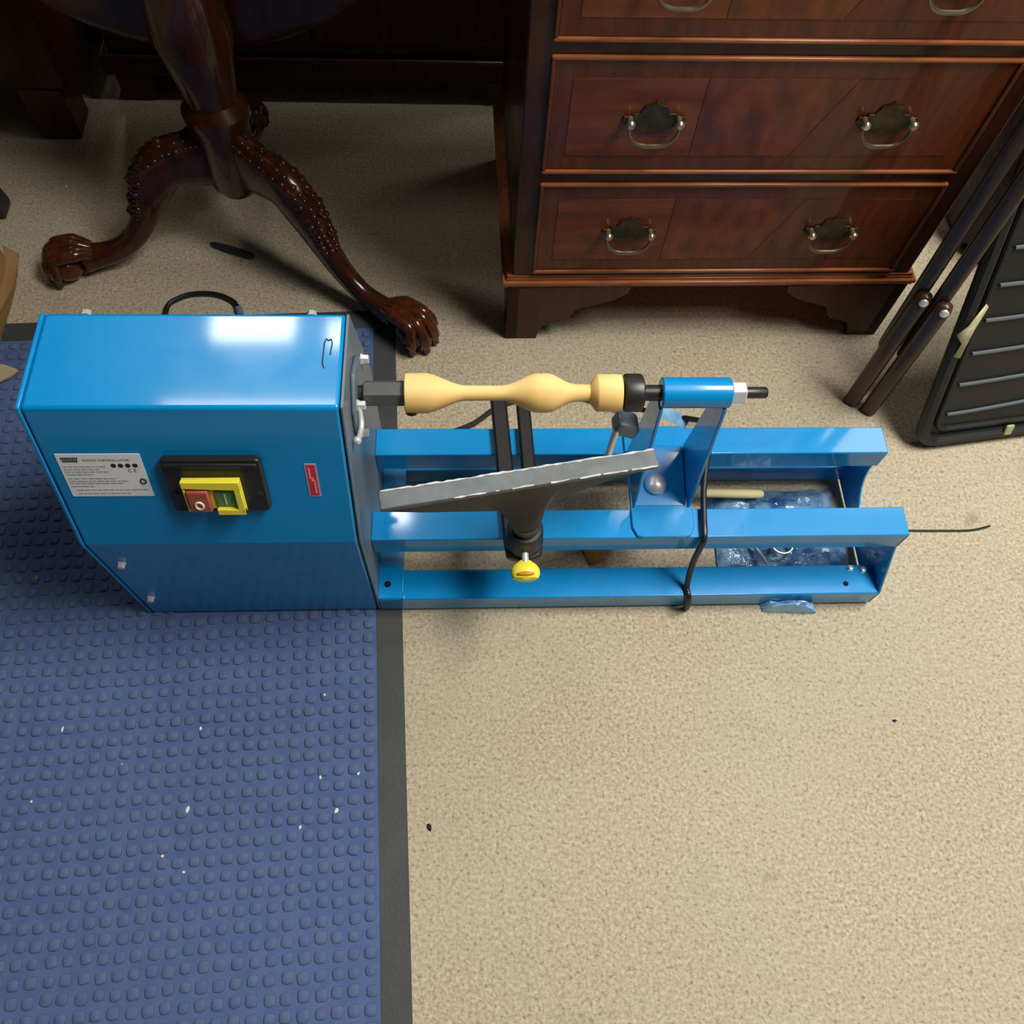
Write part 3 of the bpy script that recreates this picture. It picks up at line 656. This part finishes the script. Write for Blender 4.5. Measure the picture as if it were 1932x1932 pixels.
sm = tpo.modifiers.new('thick', 'SOLIDIFY'); sm.thickness = .0015
MB().box(.118, .131, .006, .024, .008, .0125).build('clip', M_TAPE, tr_o, bevel=.002, M=TMl @ Matrix.Rotation(R(0), 4, 'Z'))

# black bag shape added to fill the dark area behind stand and tray
bg = MB(); rr = []; rb_ = random.Random(2)
for k, (z, q) in enumerate([(0, .92), (.03, 1.0), (.15, 1.03), (.30, 1.0), (.42, .96), (.50, .80), (.54, .45)]):
    rr.append([(1.58 + .33*q*math.copysign(abs(math.cos(a))**.55, math.cos(a))*(1 + rb_.uniform(-.02, .02)), .72 + .14*q*math.copysign(abs(math.sin(a))**.55, math.sin(a))*(1 + rb_.uniform(-.05, .05)), z) for a in [2*math.pi*i/24 for i in range(24)]])
bg.rings(rr)
tag(bg.build('dark_filler_bag', M_DARKBAG, ang=70), 'black soft bag shape added to fill the darkness behind the ribbed tray', 'bag')

# ================================================================= left side things
M_BOXO = (-.287, .500)
bx_o = empty('cardboard_box', (-.39, .505, 0), label='worn brown cardboard box at the left edge behind the mat', cat='box')
bxm = MB(); rr = []; rq = random.Random(8)
for z, q in ((0.003, .97), (.02, 1.0), (.06, .985), (.11, 1.01), (.17, 1.0)):
    rr.append([((.100*q)*math.copysign(min(1, abs(math.cos(a))**.35), math.cos(a)) + rq.uniform(-.003, .003), (.088*q)*math.copysign(min(1, abs(math.sin(a))**.35), math.sin(a)) + rq.uniform(-.003, .003), z) for a in [2*math.pi*i/28 for i in range(28)]])
bxm.rings(rr).build('box_body', M_CARD, bx_o, ang=50)
fl_ = MB().prism([(.085, .09), (.112, .075), (.120, .020), (.108, -.05), (.098, -.06), (.098, .05)], 'z', .045, .048)
fl_.build('box_flap', M_CARD, bx_o, M=Matrix.Rotation(R(0), 4, 'X'))
pk = MB().prism([(-.36, .340), (-.30, .350), (-.262, .374), (-.253, .386), (-.275, .395), (-.36, .402)], 'z', .006, .012)
tag(pk.build('card_scrap', M_CARDP, bevel=.001), 'pale card scrap on the mat beside the headstock', 'card scrap')
ff = empty('furniture_foot', (-.365, .715, 0), label='black tapered furniture foot at the far left edge', cat='furniture foot')
MB().rings([[(x*s, y*s, z) for x, y in ((-.022, -.02), (.022, -.02), (.022, .02), (-.022, .02))] for z, s in ((0, .9), (.01, 1.0), (.05, .85), (.30, .8))]).build('foot_block', M_BLACK, ff, bevel=.003)
MB().box(.0, .010, -.0230, -.0195, .026, .036).build('foot_glint', M_SILVER, ff, bevel=.002)  # small bright block stands in for a glint on the black foot
cb = empty('side_cabinet', (-.60, .885, 0), label='dark mahogany cabinet with block feet at the top left', cat='cabinet')
MB().box(-.36, .36, .0, .36, .10, 1.30).build('cabinet_body', M_MAHOGD, cb, bevel=.004)
MB().box(-.38, .38, -.02, .36, 1.30, 1.32).build('cabinet_top', M_MAHOGD, cb, bevel=.004)
for x in (-.31, .31):
    for y in (.035, .31):
        MB().rings([[(x + a*s, y + b_*s, z) for a, b_ in ((-.035, -.035), (.035, -.035), (.035, .035), (-.035, .035))] for z, s in ((0, .9), (.012, 1), (.101, 1))]).build('block_foot', M_MAHOGD, cb, bevel=.002)

sb = empty('shade_sideboard', (.16, 1.00, 0), label='dark wooden sideboard added to shade the floor beyond the pedestal table', cat='shade_sideboard')  # invented furniture, keeps rear panel light off the floor around the table
MB().box(-.36, .36, 0, .30, .09, 1.24).build('sideboard_body', M_MAHOGD, sb, bevel=.004)
MB().box(-.375, .375, -.012, .30, .05, .09).build('plinth_moulding', M_MAHOGD, sb, bevel=.006)
for x in (-.33, .33):
    for y in (.02, .26): MB().rings([[(x + a*q, y + b_*q, z) for a, b_ in ((-.03, -.03), (.03, -.03), (.03, .03), (-.03, .03))] for z, q in ((0, .85), (.01, 1), (.051, 1))]).build('foot', M_MAHOGD, sb, bevel=.002)
for x0, x1 in ((-.345, -.005), (.005, .345)):
    d_ = MB().box(x0, x1, -.010, 0, .12, 1.20).build('door', M_MAHOGD, sb, bevel=.003)
    MB().ball((x1 - .03 if x0 < 0 else x0 + .03, -.020, .70), .011).build('door_knob', M_BRASS, d_)

# pen
pn = empty('marker_pen', (.0345, .6285, .0062), math.atan2(-.028, .0722), label='black marker pen lying on the carpet under the table', cat='pen')
MB().lathe([(-.040, .0016), (-.034, .0035), (-.024, .0048), (-.006, .0060), (.024, .0060), (.034, .0054), (.039, .0036), (.040, .001)], (0, 0, 0), (1, 0, 0), 16).build('barrel', M_PEN, pn)
MB().box(.006, .032, -.0012, .0012, .0058, .0074).build('pocket_clip', M_PEN, pn)

# crumbs
def crumb(x, y, z, r_, m, label, grp, sx=1.0, rz=0.0, name='paper_crumb'):
    mb = MB(); q = random.Random(int((x+2)*9999)); rr = []
    for zz, s in ((0, .8), (.5, 1.0), (1.0, .5)):
        rr.append([(r_*sx*s*math.cos(a)*q.uniform(.7, 1.1), r_*s*math.sin(a)*q.uniform(.7, 1.1), r_*zz*.9) for a in [2*math.pi*i/7 for i in range(7)]])
    o = mb.rings(rr).build(name, m, smooth=False); o.location = (x, y, z); o.rotation_euler.z = rz
    return tag(o, label, 'crumb', grp)
for x, y, r_, sx, lab in [(.2341, -.1138, .0030, 1.2, 'bright round white crumb on the mat nearest below the headstock'),
        (.0798, -.2492, .0028, 1.7, 'largest long white crumb low on the navy mat'),
        (.0831, -.1528, .0020, 1.5, 'thin white crumb on the mat below the switch'),
        (-.0059, -.1946, .0020, 1.0, 'small round white crumb on the lower left half of the mat'),
        (.2567, -.2549, .0028, 1.6, 'white crumb low on the mat close to the rubber border'),
        (-.0270, -.0159, .0017, 1.0, 'tiny white crumb on the mat at the headstock bottom left corner'),
        (.2350, -.2150, .0020, 1.4, 'left one of two white crumbs side by side near the rubber border'),
        (.2810, -.2120, .0020, 1.4, 'white crumb on the mat touching distance from the rubber border'),
        (.0580, -.3000, .0022, 1.0, 'upper of two white crumbs near the bottom of the mat'),
        (.0850, -.3180, .0020, 1.0, 'lower of two white crumbs near the bottom of the mat'),
        (-.0850, -.1500, .0026, 1.6, 'long white crumb at the far left of the mat'),
        (.2150, -.2720, .0018, 1.5, 'faint white crumb below the pair near the rubber border'),
        (-.1050, -.2350, .0018, 1.0, 'tiny white crumb lowest at the left edge of the mat')]:
    crumb(x, y, .0028, r_, M_CRUMB, lab, 'white crumbs on the mat', sx, random.uniform(0, 3))
crumb(-.1585, .0517, .0045, .0028, M_CARDP, 'small tan crumb on the mat left of the headstock', None)
crumb(-.2628, .7724, 0, .0030, M_CRUMB, 'white crumb on the carpet near the pedestal table', None)
crumb(.3686, -.2759, 0, .0030, M_CRUMBB, 'black fleck on the carpet beside the mat border', None, 1.9, R(-65), 'carpet_fleck')
crumb(.9700, -.1610, 0, .0020, M_CRUMBB, 'tiny black fleck on the carpet in front of the bed end', None, 1.5, 0, 'carpet_fleck')
